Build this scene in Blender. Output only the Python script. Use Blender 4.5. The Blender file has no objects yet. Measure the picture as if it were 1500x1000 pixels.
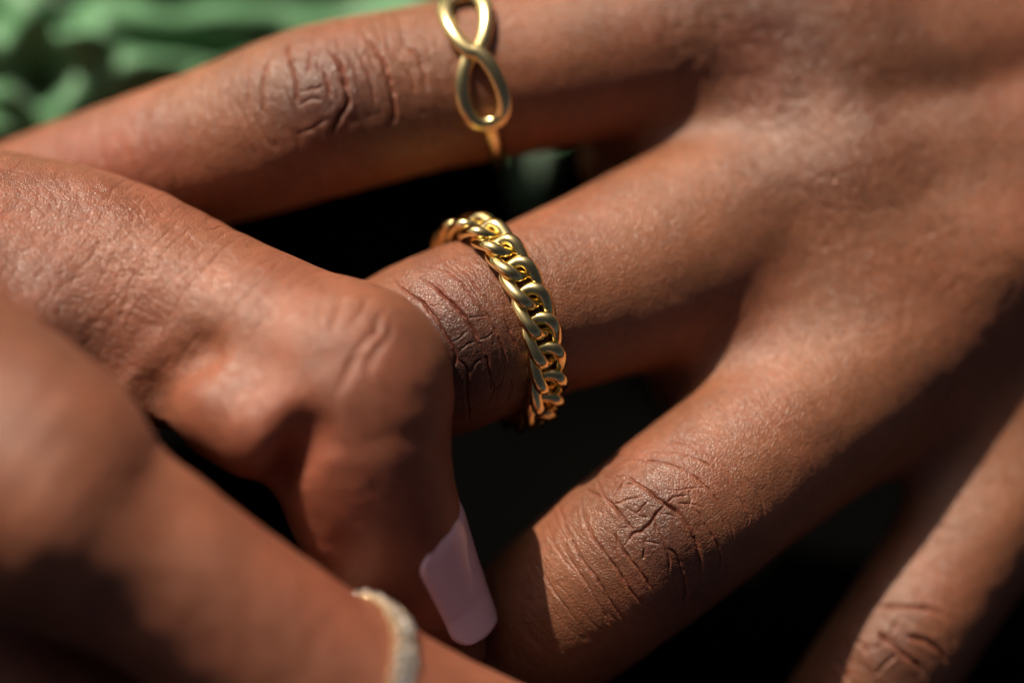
import bpy, math, random
import numpy as np
from mathutils import Vector, Matrix

random.seed(7); RNG = np.random.default_rng(7)
F32 = np.float32
# ------------------------------------------------------------------ frame of reference
# Measured in millimetres in a frame whose x runs right, y up and z towards the viewer
# (z = 0 is the plane in focus); W() turns that into world metres with z up.
DIST = 300.0
UP = np.array([0.15, 0.30, 0.94]); UP /= np.linalg.norm(UP)
WX = np.array([1.0, 0, 0]) - UP[0]*UP; WX /= np.linalg.norm(WX)
WY = np.cross(UP, WX)
ROT = np.stack([WX, WY, UP])
GROUND = 54.0
def W(p):
    q = np.asarray(p, dtype=np.float64) @ ROT.T
    q = q + np.array([0, 0, GROUND])
    return q*0.001
def P(px, py, z):
    k = (DIST - z)/DIST
    return np.array([(px-750.0)/15.0*k, (500.0-py)/15.0*k, z])

scene = bpy.context.scene
# ------------------------------------------------------------------ camera
cam_d = bpy.data.cameras.new('camera'); cam = bpy.data.objects.new('camera', cam_d)
scene.collection.objects.link(cam); scene.camera = cam
cam_d.sensor_width = 36.0
cam_d.lens = 36.0*DIST/100.0
cam_d.clip_start = 0.01; cam_d.clip_end = 50
mw = Matrix(ROT.tolist()).to_4x4(); mw.translation = Vector(W([0, 0, DIST]))
cam.matrix_world = mw
cam_d.dof.use_dof = True
cam_d.dof.focus_distance = (DIST + 0.3)*0.001
cam_d.dof.aperture_fstop = 4.6
cam_d.dof.aperture_blades = 9

# ------------------------------------------------------------------ sky and sun
SUN_V = np.array([-0.38, 0.81, 0.42]); SUN_V /= np.linalg.norm(SUN_V)
sw = ROT @ SUN_V
world = bpy.data.worlds.new('World'); scene.world = world; world.use_nodes = True
wn = world.node_tree.nodes; wl = world.node_tree.links
bg = wn['Background']
sky = wn.new('ShaderNodeTexSky'); sky.sky_type = 'NISHITA'; sky.sun_disc = False; sky.air_density = 0.12; sky.dust_density = 5.0; sky.ozone_density = 0.0
sky.sun_elevation = math.asin(sw[2]); sky.sun_rotation = math.atan2(sw[0], sw[1])
wl.new(sky.outputs[0], bg.inputs[0]); bg.inputs[1].default_value = 0.055
sun_d = bpy.data.lights.new('sun', 'SUN'); sun = bpy.data.objects.new('sun', sun_d)
scene.collection.objects.link(sun)
sun_d.energy = 5.0; sun_d.angle = math.radians(0.55); sun_d.color = (1.0, 0.88, 0.69)
sun.rotation_euler = Vector(sw).to_track_quat('Z', 'Y').to_euler()
sun.location = (0, 0, 1)
scene.view_settings.view_transform = 'Standard'; scene.view_settings.look = 'None'
scene.view_settings.exposure = 0.36; scene.view_settings.gamma = 1.0
scene.view_settings.use_curve_mapping = False
scene.cycles.use_denoising = True
scene.cycles.max_bounces = 6
scene.cycles.use_adaptive_sampling = True; scene.cycles.adaptive_threshold = 0.02
scene.cycles.caustics_reflective = True

# ------------------------------------------------------------------ helpers
def link_mesh(name, verts_mm, faces, mat, parent=None, smooth=True, origin=None, world_m=None):
    me = bpy.data.meshes.new(name)
    v = W(verts_mm) if world_m is None else np.asarray(world_m, dtype=np.float64)
    if parent is not None:
        o0 = np.array(parent_origin(parent))
    else:
        o0 = W(origin) if origin is not None else np.zeros(3)
    v = v - o0
    f = np.asarray(faces) if not isinstance(faces, list) else None
    if f is not None and f.ndim == 2:
        nf, k = f.shape
        me.vertices.add(len(v)); me.vertices.foreach_set('co', v.astype(F32).ravel())
        me.loops.add(nf*k); me.loops.foreach_set('vertex_index', f.astype(np.int32).ravel())
        me.polygons.add(nf)
        me.polygons.foreach_set('loop_start', np.arange(0, nf*k, k, dtype=np.int32))
        me.polygons.foreach_set('use_smooth', np.full(nf, smooth))
        me.update(calc_edges=True); me.validate()
    else:
        me.from_pydata([tuple(x) for x in v], [], faces); me.update()
        me.polygons.foreach_set('use_smooth', np.full(len(me.polygons), smooth))
    me.materials.append(mat)
    ob = bpy.data.objects.new(name, me); scene.collection.objects.link(ob)
    if parent is not None: ob.parent = parent
    else: ob.location = Vector(o0)
    return ob
def parent_origin(p):
    loc = np.array(p.location)
    while p.parent is not None:
        p = p.parent; loc = loc + np.array(p.location)
    return loc
def empty(name, at_mm):
    o = bpy.data.objects.new(name, None); scene.collection.objects.link(o)
    o.location = Vector(W(at_mm)); o.empty_display_size = 0.005
    return o
def tag(o, label=None, cat=None, group=None, kind=None):
    for k, v in (('label', label), ('category', cat), ('group', group), ('kind', kind)):
        if v: o[k] = v
    return o

def vnoise(q, seed=0):
    """smooth 3-d value noise in 0..1"""
    q = np.asarray(q, dtype=F32)
    i = np.floor(q).astype(np.int64); f = (q - i).astype(F32); f = f*f*f*(f*(f*6-15)+10)
    def h(a, b, c):
        n = (a*374761393 + b*668265263 + c*2147483647 + seed*1274126177) & 0xffffffff
        n = ((n ^ (n >> 13))*1274126177) & 0xffffffff
        n = ((n ^ (n >> 16))*2246822519) & 0xffffffff
        n = n ^ (n >> 15)
        return (n & 0xffffff).astype(F32)/F32(0xffffff)
    x, y, z = i[:, 0], i[:, 1], i[:, 2]; fx, fy, fz = f[:, 0], f[:, 1], f[:, 2]
    c00 = h(x, y, z)*(1-fx) + h(x+1, y, z)*fx
    c10 = h(x, y+1, z)*(1-fx) + h(x+1, y+1, z)*fx
    c01 = h(x, y, z+1)*(1-fx) + h(x+1, y, z+1)*fx
    c11 = h(x, y+1, z+1)*(1-fx) + h(x+1, y+1, z+1)*fx
    return (c00*(1-fy)+c10*fy)*(1-fz) + (c01*(1-fy)+c11*fy)*fz
def sstep(a, b, x):
    t = np.clip((x-a)/(b-a), 0, 1); return t*t*(3-2*t)

# ------------------------------------------------------------------ materials
def new_mat(name):
    m = bpy.data.materials.new(name); m.use_nodes = True
    return m, m.node_tree.nodes, m.node_tree.links, m.node_tree.nodes['Principled BSDF']

def skin_material(name, tint=(1, 1, 1)):
    m, n, l, b = new_mat(name)
    tc = n.new('ShaderNodeTexCoord')
    at = n.new('ShaderNodeAttribute'); at.attribute_name = 'pigment_and_shade'
    no = n.new('ShaderNodeTexNoise'); no.inputs['Scale'].default_value = 160; no.inputs['Detail'].default_value = 5
    no2 = n.new('ShaderNodeTexNoise'); no2.inputs['Scale'].default_value = 1500; no2.inputs['Detail'].default_value = 3
    l.new(tc.outputs['Object'], no.inputs['Vector']); l.new(tc.outputs['Object'], no2.inputs['Vector'])
    base = n.new('ShaderNodeMix'); base.data_type = 'RGBA'
    base.inputs[6].default_value = (0.238*tint[0], 0.092*tint[1], 0.048*tint[2], 1)
    base.inputs[7].default_value = (0.072*tint[0], 0.027*tint[1], 0.019*tint[2], 1)
    l.new(at.outputs['Fac'], base.inputs[0])
    r = n.new('ShaderNodeMapRange'); r.inputs[1].default_value = 0.3; r.inputs[2].default_value = 0.7
    r.inputs[3].default_value = 0.84; r.inputs[4].default_value = 1.14
    l.new(no.outputs['Fac'], r.inputs[0])
    r2 = n.new('ShaderNodeMapRange'); r2.inputs[1].default_value = 0.3; r2.inputs[2].default_value = 0.7
    r2.inputs[3].default_value = 0.88; r2.inputs[4].default_value = 1.12
    l.new(no2.outputs['Fac'], r2.inputs[0])
    mu = n.new('ShaderNodeMath'); mu.operation = 'MULTIPLY'
    l.new(r.outputs[0], mu.inputs[0]); l.new(r2.outputs[0], mu.inputs[1])
    vm = n.new('ShaderNodeVectorMath'); vm.operation = 'SCALE'
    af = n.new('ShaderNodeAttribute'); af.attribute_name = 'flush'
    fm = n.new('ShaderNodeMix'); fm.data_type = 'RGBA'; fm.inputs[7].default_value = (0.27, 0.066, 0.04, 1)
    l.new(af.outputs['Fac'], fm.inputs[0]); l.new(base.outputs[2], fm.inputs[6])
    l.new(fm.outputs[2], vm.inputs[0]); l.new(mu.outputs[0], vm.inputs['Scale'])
    l.new(vm.outputs[0], b.inputs['Base Color'])
    b.inputs['Subsurface Weight'].default_value = 0.75
    b.inputs['Subsurface Radius'].default_value = (1.0, 0.36, 0.2)
    b.inputs['Subsurface Scale'].default_value = 0.00055
    b.inputs['Specular IOR Level'].default_value = 0.46
    # fine relief of the skin: polygonal plates and pores
    v1 = n.new('ShaderNodeTexVoronoi'); v1.feature = 'DISTANCE_TO_EDGE'; v1.inputs['Scale'].default_value = 3000
    v2 = n.new('ShaderNodeTexVoronoi'); v2.feature = 'F1'; v2.inputs['Scale'].default_value = 5600
    wp = n.new('ShaderNodeTexNoise'); wp.inputs['Scale'].default_value = 900
    wv = n.new('ShaderNodeVectorMath'); wv.operation = 'MULTIPLY_ADD'
    wv.inputs[1].default_value = (0.0007,)*3
    l.new(tc.outputs['Object'], wp.inputs['Vector']); l.new(wp.outputs['Color'], wv.inputs[0]); l.new(tc.outputs['Object'], wv.inputs[2])
    l.new(wv.outputs[0], v1.inputs['Vector']); l.new(wv.outputs[0], v2.inputs['Vector'])
    mr = n.new('ShaderNodeMapRange'); mr.inputs[2].default_value = 0.22; l.new(v1.outputs['Distance'], mr.inputs[0])
    ad = n.new('ShaderNodeMath'); ad.operation = 'MULTIPLY_ADD'; ad.inputs[1].default_value = -0.35
    l.new(v2.outputs['Distance'], ad.inputs[0]); l.new(mr.outputs[0], ad.inputs[2])
    bp = n.new('ShaderNodeBump'); bp.inputs['Distance'].default_value = 0.00006; bp.inputs['Strength'].default_value = 1.0
    gr = n.new('ShaderNodeTexNoise'); gr.inputs['Scale'].default_value = 3600; gr.inputs['Detail'].default_value = 3
    l.new(tc.outputs['Object'], gr.inputs['Vector'])
    ga = n.new('ShaderNodeMath'); ga.operation = 'MULTIPLY_ADD'; ga.inputs[1].default_value = 0.45
    l.new(ad.outputs[0], ga.inputs[0]); l.new(gr.outputs['Fac'], ga.inputs[2])
    l.new(ga.outputs[0], bp.inputs['Height']); l.new(bp.outputs[0], b.inputs['Normal'])
    rr = n.new('ShaderNodeMapRange'); rr.inputs[3].default_value = 0.33; rr.inputs[4].default_value = 0.52
    l.new(no2.outputs['Fac'], rr.inputs[0]); l.new(rr.outputs[0], b.inputs['Roughness'])
    return m

def metal(name, col, rough, scratch=0.00001):
    m, n, l, b = new_mat(name)
    b.inputs['Base Color'].default_value = (*col, 1); b.inputs['Metallic'].default_value = 1
    tc = n.new('ShaderNodeTexCoord')
    no = n.new('ShaderNodeTexNoise'); no.inputs['Scale'].default_value = 700; no.inputs['Detail'].default_value = 4
    l.new(tc.outputs['Object'], no.inputs['Vector'])
    r = n.new('ShaderNodeMapRange'); r.inputs[3].default_value = rough*0.7; r.inputs[4].default_value = rough*1.4
    l.new(no.outputs['Fac'], r.inputs[0]); l.new(r.outputs[0], b.inputs['Roughness'])
    bp = n.new('ShaderNodeBump'); bp.inputs['Distance'].default_value = scratch; bp.inputs['Strength'].default_value = 0.5
    l.new(no.outputs['Fac'], bp.inputs['Height']); l.new(bp.outputs[0], b.inputs['Normal'])
    return m

def cloth_material(name, c1, c2, rough, sheen, weave, spec=0.4):
    m, n, l, b = new_mat(name)
    tc = n.new('ShaderNodeTexCoord')
    no = n.new('ShaderNodeTexNoise'); no.inputs['Scale'].default_value = 60; no.inputs['Detail'].default_value = 4
    l.new(tc.outputs['Object'], no.inputs['Vector'])
    mx = n.new('ShaderNodeMix'); mx.data_type = 'RGBA'
    mx.inputs[6].default_value = (*c1, 1); mx.inputs[7].default_value = (*c2, 1)
    l.new(no.outputs['Fac'], mx.inputs[0]); l.new(mx.outputs[2], b.inputs['Base Color'])
    b.inputs['Roughness'].default_value = rough; b.inputs['Specular IOR Level'].default_value = spec; b.inputs['Sheen Weight'].default_value = sheen
    wv = n.new('ShaderNodeTexWave'); wv.inputs['Scale'].default_value = 900; wv.inputs['Distortion'].default_value = 1
    l.new(tc.outputs['Object'], wv.inputs['Vector'])
    bp = n.new('ShaderNodeBump'); bp.inputs['Distance'].default_value = weave; bp.inputs['Strength'].default_value = 0.5
    l.new(wv.outputs['Fac'], bp.inputs['Height']); l.new(bp.outputs[0], b.inputs['Normal'])
    return m

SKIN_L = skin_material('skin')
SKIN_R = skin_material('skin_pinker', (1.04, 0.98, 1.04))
GOLD = metal('yellow_gold', (1.0, 0.80, 0.36), 0.12)
GOLD_SOFT = metal('satin_gold', (1.0, 0.80, 0.38), 0.2)
GOLD_PALE = metal('pale_gold', (0.90, 0.70, 0.42), 0.045)
GREEN = cloth_material('green_satin', (0.07, 0.19, 0.088), (0.10, 0.25, 0.12), 0.5, 0.2, 0.00003)
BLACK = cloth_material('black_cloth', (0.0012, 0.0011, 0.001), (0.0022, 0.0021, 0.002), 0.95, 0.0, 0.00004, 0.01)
NAIL, n_, l_, b_ = new_mat('lilac_polish')
b_.inputs['Base Color'].default_value = (0.84, 0.57, 0.69, 1); b_.inputs['Roughness'].default_value = 0.2
b_.inputs['Coat Weight'].default_value = 0.8; b_.inputs['Coat Roughness'].default_value = 0.06
b_.inputs['Subsurface Weight'].default_value = 0.2; b_.inputs['Subsurface Scale'].default_value = 0.0006
nn_ = n_.new('ShaderNodeTexNoise'); nn_.inputs['Scale'].default_value = 500
nb_ = n_.new('ShaderNodeBump'); nb_.inputs['Distance'].default_value = 0.00004
l_.new(nn_.outputs['Fac'], nb_.inputs['Height']); l_.new(nb_.outputs[0], b_.inputs['Normal'])
STONE, n_, l_, b_ = new_mat('clear_stone')
b_.inputs['Base Color'].default_value = (0.93, 0.88, 0.80, 1); b_.inputs['Roughness'].default_value = 0.02
b_.inputs['IOR'].default_value = 2.0; b_.inputs['Metallic'].default_value = 0.8
nn_ = n_.new('ShaderNodeTexNoise'); nn_.inputs['Scale'].default_value = 900
nr_ = n_.new('ShaderNodeMapRange'); nr_.inputs[3].default_value = 0.025; nr_.inputs[4].default_value = 0.06
l_.new(nn_.outputs['Fac'], nr_.inputs[0]); l_.new(nr_.outputs[0], b_.inputs['Roughness'])

# ------------------------------------------------------------------ implicit surfaces for the hands
class Sweep:
    """A limb: a smooth spine of stations (px, py, z, half width, half depth)."""
    def __init__(self, name, stations, fall=0.0):
        self.name = name
        stations = [(s[0], s[1], s[2]-fall*max(0.0, s[0]-980.0), s[3], s[4]) for s in stations]
        a = np.array([list(P(s[0], s[1], s[2])) + [s[3], s[4]] for s in stations])
        n = len(a)
        ch = np.r_[0, np.cumsum(np.linalg.norm(np.diff(a[:, :3], axis=0), axis=1))]
        ext = np.vstack([2*a[0]-a[1], a, 2*a[-1]-a[-2]])
        out = []
        for i in range(n-1):
            p0, p1, p2, p3 = ext[i], ext[i+1], ext[i+2], ext[i+3]
            for t in np.linspace(0, 1, 24, endpoint=False):
                out.append(0.5*((2*p1)+(-p0+p2)*t+(2*p0-5*p1+4*p2-p3)*t*t+(-p0+3*p1-3*p2+p3)*t**3))
        out.append(a[-1]); out = np.array(out)
        s = np.r_[0, np.cumsum(np.linalg.norm(np.diff(out[:, :3], axis=0), axis=1))]
        self.L = s[-1]; m = max(12, int(self.L/2.0)); self.ds = self.L/(m-1)
        u = np.linspace(0, self.L, m)
        d = np.stack([np.interp(u, s, out[:, k]) for k in range(5)], 1)
        T = np.gradient(d[:, :3], axis=0); T /= np.linalg.norm(T, axis=1)[:, None]
        N = np.array([0, 0, 1.0]) - T[:, 2:3]*T; N /= np.linalg.norm(N, axis=1)[:, None]
        B = np.cross(T, N)
        self.A = np.hstack([d, T, N, B]).astype(F32); self.m = m
        r = d[:, 3:].max()
        self.lo = d[:, :3].min(0) - r; self.hi = d[:, :3].max(0) + r
    def at(self, s):
        f = np.clip(np.asarray(s, dtype=F32)/self.ds, 0, self.m-1.001); i = f.astype(np.int32); t = (f-i)[..., None]
        return self.A[i]*(1-t) + self.A[i+1]*t
    def s_of(self, px, py, z):
        p = P(px, py, z); return float(np.argmin(((self.A[:, :3]-p)**2).sum(1))*self.ds)
    def local(self, q):
        c = self.A[:, :3]; T = self.A[:, 5:8]
        s = np.empty(len(q), F32)
        for k in range(0, len(q), 150000):
            qq = q[k:k+150000]
            i = np.argmin((c*c).sum(1)[None] - 2*(qq @ c.T), axis=1)
            s[k:k+150000] = i*self.ds + ((qq-c[i])*T[i]).sum(1)
        s = np.clip(s, 0, self.L)
        g = self.at(s)
        r = q - g[:, :3]
        s2 = np.clip(s + (r*g[:, 5:8]).sum(1)*0.8, 0, self.L); g = self.at(s2); r = q - g[:, :3]
        a = (r*g[:, 5:8]).sum(1); v = (r*g[:, 8:11]).sum(1); u = (r*g[:, 11:14]).sum(1)
        return s2, a, u, v, g[:, 3], g[:, 4]
    def sdf(self, q):
        s, a, u, v, w, h = self.local(q)
        e = np.minimum(w, h)
        k0 = np.sqrt((u/w)**2+(v/h)**2+(a/e)**2)+1e-6
        k1 = np.sqrt((u/(w*w))**2+(v/(h*h))**2+(a/(e*e))**2)+1e-6
        return k0*(k0-1)/k1

class Body:
    def __init__(self, sweeps, k, bumps, extra=None):
        self.sw = sweeps; self.k = k; self.bumps = bumps; self.extra = extra or []
    def sdf(self, q):
        q = np.asarray(q, dtype=F32)
        d = np.full(len(q), 40.0, F32)
        for s in self.sw:
            m = ((q > s.lo-9) & (q < s.hi+9)).all(1)
            if not m.any(): continue
            e = s.sdf(q[m]); a = d[m]
            k = self.k.get(s.name, 5.0)
            if callable(k): k = k(q[m])
            h = np.maximum(k-np.abs(a-e), 0)/k
            d[m] = np.minimum(a, e) - h*h*k*0.25
        for p0, p1, sig, amt in self.bumps:
            R = 3.2*sig
            lo = np.minimum(p0, p1)-R; hi = np.maximum(p0, p1)+R
            m = ((q > lo) & (q < hi)).all(1)
            if not m.any(): continue
            qq = q[m]; ab = (p1-p0).astype(F32); L2 = max(float((ab*ab).sum()), 1e-9)
            t = np.clip(((qq-p0.astype(F32)) @ ab)/L2, 0, 1)
            r2 = ((qq - p0.astype(F32) - t[:, None]*ab)**2).sum(1)
            d[m] -= (amt*np.exp(-r2/(2*sig*sig))).astype(F32)
        return d
    def grad(self, q):
        e = F32(0.05)
        K = np.array([[1, -1, -1], [-1, -1, 1], [-1, 1, -1], [1, 1, 1]], F32)
        g = np.zeros_like(q)
        for k in K: g += k[None]*self.sdf(q+k*e)[:, None]
        return g/(4*e)
    def project(self, q, it=2):
        K = np.array([[1, -1, -1], [-1, -1, 1], [-1, 1, -1], [1, 1, 1]], F32); e = F32(0.05)
        for _ in range(it):
            ds = [self.sdf(q+k*e) for k in K]; d = sum(ds)/4
            g = sum(k[None]*x[:, None] for k, x in zip(K, ds))/(4*e)
            g2 = np.maximum((g*g).sum(1), 0.15)
            st = np.clip(d/g2, -0.8, 0.8)
            q = q - g*st[:, None]
        return q
    def normal(self, q):
        g = self.grad(q); return g/np.maximum(np.linalg.norm(g, axis=1), 1e-6)[:, None]
    def raycast(self, pxy, z0=45.0, step=0.35, n=330):
        """where the sight line of each picture point meets the skin"""
        pxy = np.asarray(pxy, float)
        dirs = np.stack([(pxy[:, 0]-750)/15, (500-pxy[:, 1])/15, np.full(len(pxy), -DIST)], 1)
        z = np.full(len(pxy), z0); hit = np.zeros(len(pxy), bool)
        for _ in range(n):
            q = np.stack([(pxy[:, 0]-750)/15*(DIST-z)/DIST, (500-pxy[:, 1])/15*(DIST-z)/DIST, z], 1).astype(F32)
            d = self.sdf(q)
            hit |= d < 0.02
            z = np.where(hit, z, z - np.clip(d*0.8, 0.02, 3.0))
            if (hit | (z < -70)).all(): break
        q = np.stack([(pxy[:, 0]-750)/15*(DIST-z)/DIST, (500-pxy[:, 1])/15*(DIST-z)/DIST, z], 1)
        return q, hit

def surface_nets(body, lo, hi, h):
    n = np.ceil((hi-lo)/h).astype(int)+1
    ax = [lo[i]+np.arange(n[i])*h for i in range(3)]
    # a coarse pass finds the blocks the skin runs through, a fine pass fills those
    b = 5; nb = (n+b-1)//b; n = nb*b
    ax = [lo[i]+np.arange(n[i])*h for i in range(3)]
    cg = np.stack(np.meshgrid(*[lo[i]+(np.arange(nb[i])*b+(b-1)/2)*h for i in range(3)], indexing='ij'), -1).reshape(-1, 3)
    cd = body.sdf(cg)
    near = (np.abs(cd) < b*h*1.35)
    val = np.repeat(np.repeat(np.repeat(cd.reshape(tuple(nb)), b, 0), b, 1), b, 2)
    blk = np.argwhere(near.reshape(tuple(nb)))*b
    off = np.stack(np.meshgrid(*[np.arange(b)]*3, indexing='ij'), -1).reshape(-1, 3)
    J = (blk[:, None]+off[None]).reshape(-1, 3)
    val[J[:, 0], J[:, 1], J[:, 2]] = body.sdf(lo+J*h)
    ins = val < 0
    cnt = np.zeros(tuple(n-1), np.int8)
    for a in (0, 1):
        for b in (0, 1):
            for c in (0, 1):
                cnt += ins[a:n[0]-1+a, b:n[1]-1+b, c:n[2]-1+c]
    cell = (cnt > 0) & (cnt < 8)
    idx = np.full(tuple(n-1), -1, np.int64); I = np.argwhere(cell); idx[cell] = np.arange(len(I))
    acc = np.zeros((len(I), 3)); num = np.zeros(len(I))
    corners = [(a, b, c) for a in (0, 1) for b in (0, 1) for c in (0, 1)]
    for c0 in corners:
        for axis in range(3):
            if c0[axis]: continue
            c1 = list(c0); c1[axis] = 1
            v0 = val[I[:, 0]+c0[0], I[:, 1]+c0[1], I[:, 2]+c0[2]]; v1 = val[I[:, 0]+c1[0], I[:, 1]+c1[1], I[:, 2]+c1[2]]
            m = (v0 < 0) != (v1 < 0)
            t = np.where(m, v0/np.where(m, v0-v1, 1), 0)
            p = np.array(c0, float)[None].repeat(len(I), 0); p[:, axis] += t
            acc[m] += p[m]; num[m] += 1
    V = lo + (I + acc/num[:, None])*h
    quads = []
    for axis in range(3):
        o = [k for k in range(3) if k != axis]
        sl0 = [slice(None)]*3; sl1 = [slice(None)]*3
        sl0[axis] = slice(0, n[axis]-1); sl1[axis] = slice(1, n[axis])
        a = ins[tuple(sl0)]; b = ins[tuple(sl1)]
        E = np.argwhere(a != b); fl = a[a != b]
        ok = (E[:, o[0]] > 0) & (E[:, o[1]] > 0) & (E[:, o[0]] < n[o[0]]-1) & (E[:, o[1]] < n[o[1]]-1)
        E = E[ok]; fl = fl[ok]
        def cid(d0, d1):
            e = E.copy(); e[:, o[0]] -= d0; e[:, o[1]] -= d1
            return idx[e[:, 0], e[:, 1], e[:, 2]]
        q = np.stack([cid(1, 1), cid(0, 1), cid(0, 0), cid(1, 0)], 1)
        flip = fl if axis != 1 else ~fl
        q[~flip] = q[~flip][:, ::-1]
        quads.append(q)
    Q = np.vstack(quads)
    T = np.vstack([Q[:, [0, 1, 2]], Q[:, [0, 2, 3]]])
    return V.astype(F32), T

def refine(V, T, target, levels):
    """split edges longer than target(mid, normal) until they are short enough"""
    for lev in range(levels):
        N = vnormals(V, T)
        e = np.vstack([T[:, [0, 1]], T[:, [1, 2]], T[:, [2, 0]]]); e.sort(axis=1)
        key = e[:, 0].astype(np.int64)*len(V) + e[:, 1]
        uk, inv = np.unique(key, return_inverse=True)
        a = uk//len(V); b = uk % len(V)
        mid = (V[a]+V[b])*0.5; ln = np.linalg.norm(V[a]-V[b], axis=1)
        split = ln > target(mid, N[a]+N[b])
        if not split.any(): break
        new = np.full(len(uk), -1, np.int64); new[split] = len(V)+np.arange(split.sum())
        a = a[split]; b = b[split]; na = N[a]+N[b]; na /= np.maximum(np.linalg.norm(na, axis=1), 1e-6)[:, None]
        nv = mid[split] + na*(((V[b]-V[a])*(N[b]-N[a])).sum(1)/8)[:, None]   # follows the curvature
        V = np.vstack([V, nv]).astype(F32)
        m = new[inv].reshape(3, -1).T           # new vertex on edge 01, 12, 20
        has = m >= 0; code = has[:, 0]*1+has[:, 1]*2+has[:, 2]*4
        out = [T[code == 0]]
        for r, c in ((0, 1), (1, 2), (2, 4)):   # one edge split
            k = code == c
            if k.any():
                t = np.roll(T[k], -r, axis=1); x = m[k][:, r]
                out += [np.stack([t[:, 0], x, t[:, 2]], 1), np.stack([x, t[:, 1], t[:, 2]], 1)]
        for r, c in ((0, 3), (1, 6), (2, 5)):   # two edges split
            k = code == c
            if k.any():
                t = np.roll(T[k], -r, axis=1); mm = np.roll(m[k], -r, axis=1); x, y = mm[:, 0], mm[:, 1]
                out += [np.stack([x, t[:, 1], y], 1), np.stack([t[:, 0], x, y], 1), np.stack([t[:, 0], y, t[:, 2]], 1)]
        k = code == 7
        if k.any():
            t = T[k]; x = m[k]
            out += [np.stack([t[:, 0], x[:, 0], x[:, 2]], 1), np.stack([x[:, 0], t[:, 1], x[:, 1]], 1),
                    np.stack([x[:, 2], x[:, 1], t[:, 2]], 1), x]
        T = np.vstack(out)
    return V, T

def to_px(q):
    k = DIST/(DIST-q[:, 2]); return np.stack([750+q[:, 0]*k*15, 500-q[:, 1]*k*15], 1)

def vnormals(V, T):
    fn = np.cross(V[T[:, 1]]-V[T[:, 0]], V[T[:, 2]]-V[T[:, 0]])
    n = np.zeros((len(V), 3))
    for k in range(3):
        for c in range(3): n[:, c] += np.bincount(T[:, k], fn[:, c], len(V))
    return (n/np.maximum(np.linalg.norm(n, axis=1), 1e-12)[:, None]).astype(F32)

def smooth_line(p):
    p = np.asarray(p, float)
    if len(p) < 3: return p
    ext = np.vstack([2*p[0]-p[1], p, 2*p[-1]-p[-2]]); out = []
    for i in range(len(p)-1):
        p0, p1, p2, p3 = ext[i:i+4]
        for t in np.linspace(0, 1, 6, endpoint=False):
            out.append(0.5*((2*p1)+(-p0+p2)*t+(2*p0-5*p1+4*p2-p3)*t*t+(-p0+3*p1-3*p2+p3)*t**3))
    out.append(p[-1]); return np.array(out)

def carve(V, body, lines, wob=0.06, seed=3):
    """depth in mm of hand-drawn creases at each vertex, and a mask of where they run"""
    D = np.zeros(len(V), F32); Rg = np.zeros(len(V), F32)
    wv = np.stack([vnoise(V*F32(1.6), seed+i)-0.5 for i in range(3)], 1)*F32(wob*2) \
       + np.stack([vnoise(V*F32(3.0), seed+9+i)-0.5 for i in range(3)], 1)*F32(wob*0.7)
    depthn = 0.4+0.85*vnoise(V*F32(1.1), seed+5)
    Vw = V + wv
    for depth, width, pts in lines:
        q, hit = body.raycast(smooth_line(pts))
        q = q[hit].astype(F32)
        if len(q) < 2: continue
        R = width*4
        m = ((V > q.min(0)-R-1) & (V < q.max(0)+R+1)).all(1)
        if not m.any(): continue
        I = np.nonzero(m)[0]; X = Vw[I]; best = np.full(len(I), 1e9, F32); tt = np.zeros(len(I), F32)
        n = len(q)-1
        for k in range(n):
            a, b = q[k], q[k+1]; ab = b-a; L2 = float((ab*ab).sum())+1e-9
            if L2 > 25: continue
            t = np.clip(((X-a) @ ab)/L2, 0, 1)
            r2 = ((X-a-t[:, None]*ab)**2).sum(1)
            u = r2 < best; best[u] = r2[u]; tt[u] = (k+t[u])/n
        r = np.sqrt(best)
        fade = sstep(0, 0.18, tt)*sstep(0, 0.22, 1-tt)*0.85+0.15
        k = depth*fade*depthn[I]
        D[I] = np.maximum(D[I], (1.5*k*np.exp(-(r/(0.6*width))**1.4)).astype(F32))
        Rg[I] = np.maximum(Rg[I], (0.13*k*np.exp(-((r-2.6*width)/(1.6*width))**2)).astype(F32))
    D = D - Rg*np.clip(1-D*8, 0, 1)
    return D

def zc(lst, ox, oy, sc):
    return [(d, w, [(ox+x/sc, oy+y/sc) for x, y in pts]) for d, w, pts in lst]

def cut_line(q): return q

# ------------------------------------------------------------------ the open hand with the chain ring
FALL = 0.011
FA = Sweep('index', [(-190,404,-30,4.2,4.2),(-150,386,-28.5,5.4,5.0),(-60,346,-26,6.6,6.0),(60,298,-22.5,7.4,6.8),(190,251,-19,7.5,7.1),(344,205,-16.5,8.3,7.8),
  (473,162,-15,8.9,8.6),(600,134,-16,8.6,8.2),(700,114,-17,8.6,8.2),(850,84,-19,8.9,8.6),(1000,50,-21,9.6,9.4),(1130,10,-22,10.4,10.8),(1250,-30,-22.5,10.8,11.6),
  (1500,-50,-25,10.5,11),(1900,30,-30,12,12),(2300,150,-34,13,13)], FALL)
FB = Sweep('middle', [(440,606,-40,4.6,4.6),(440,602,-36,6.2,5.8),(455,590,-28,7.4,7),(490,572,-20.5,7.9,7.6),(560,540,-12.5,8.6,8.0),(655,500,-7.6,9.2,8.7),(760,461,-9.8,9.0,8.5),(850,428,-12.2,9.5,8.7),
  (960,386,-14.8,10.4,9.2),(1100,318,-17.5,10.6,9.9),(1250,245,-19.5,10.4,11),(1500,170,-22,10.5,11.5),(1900,190,-29,12,12.5),(2300,250,-34,14,14)], FALL)
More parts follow.
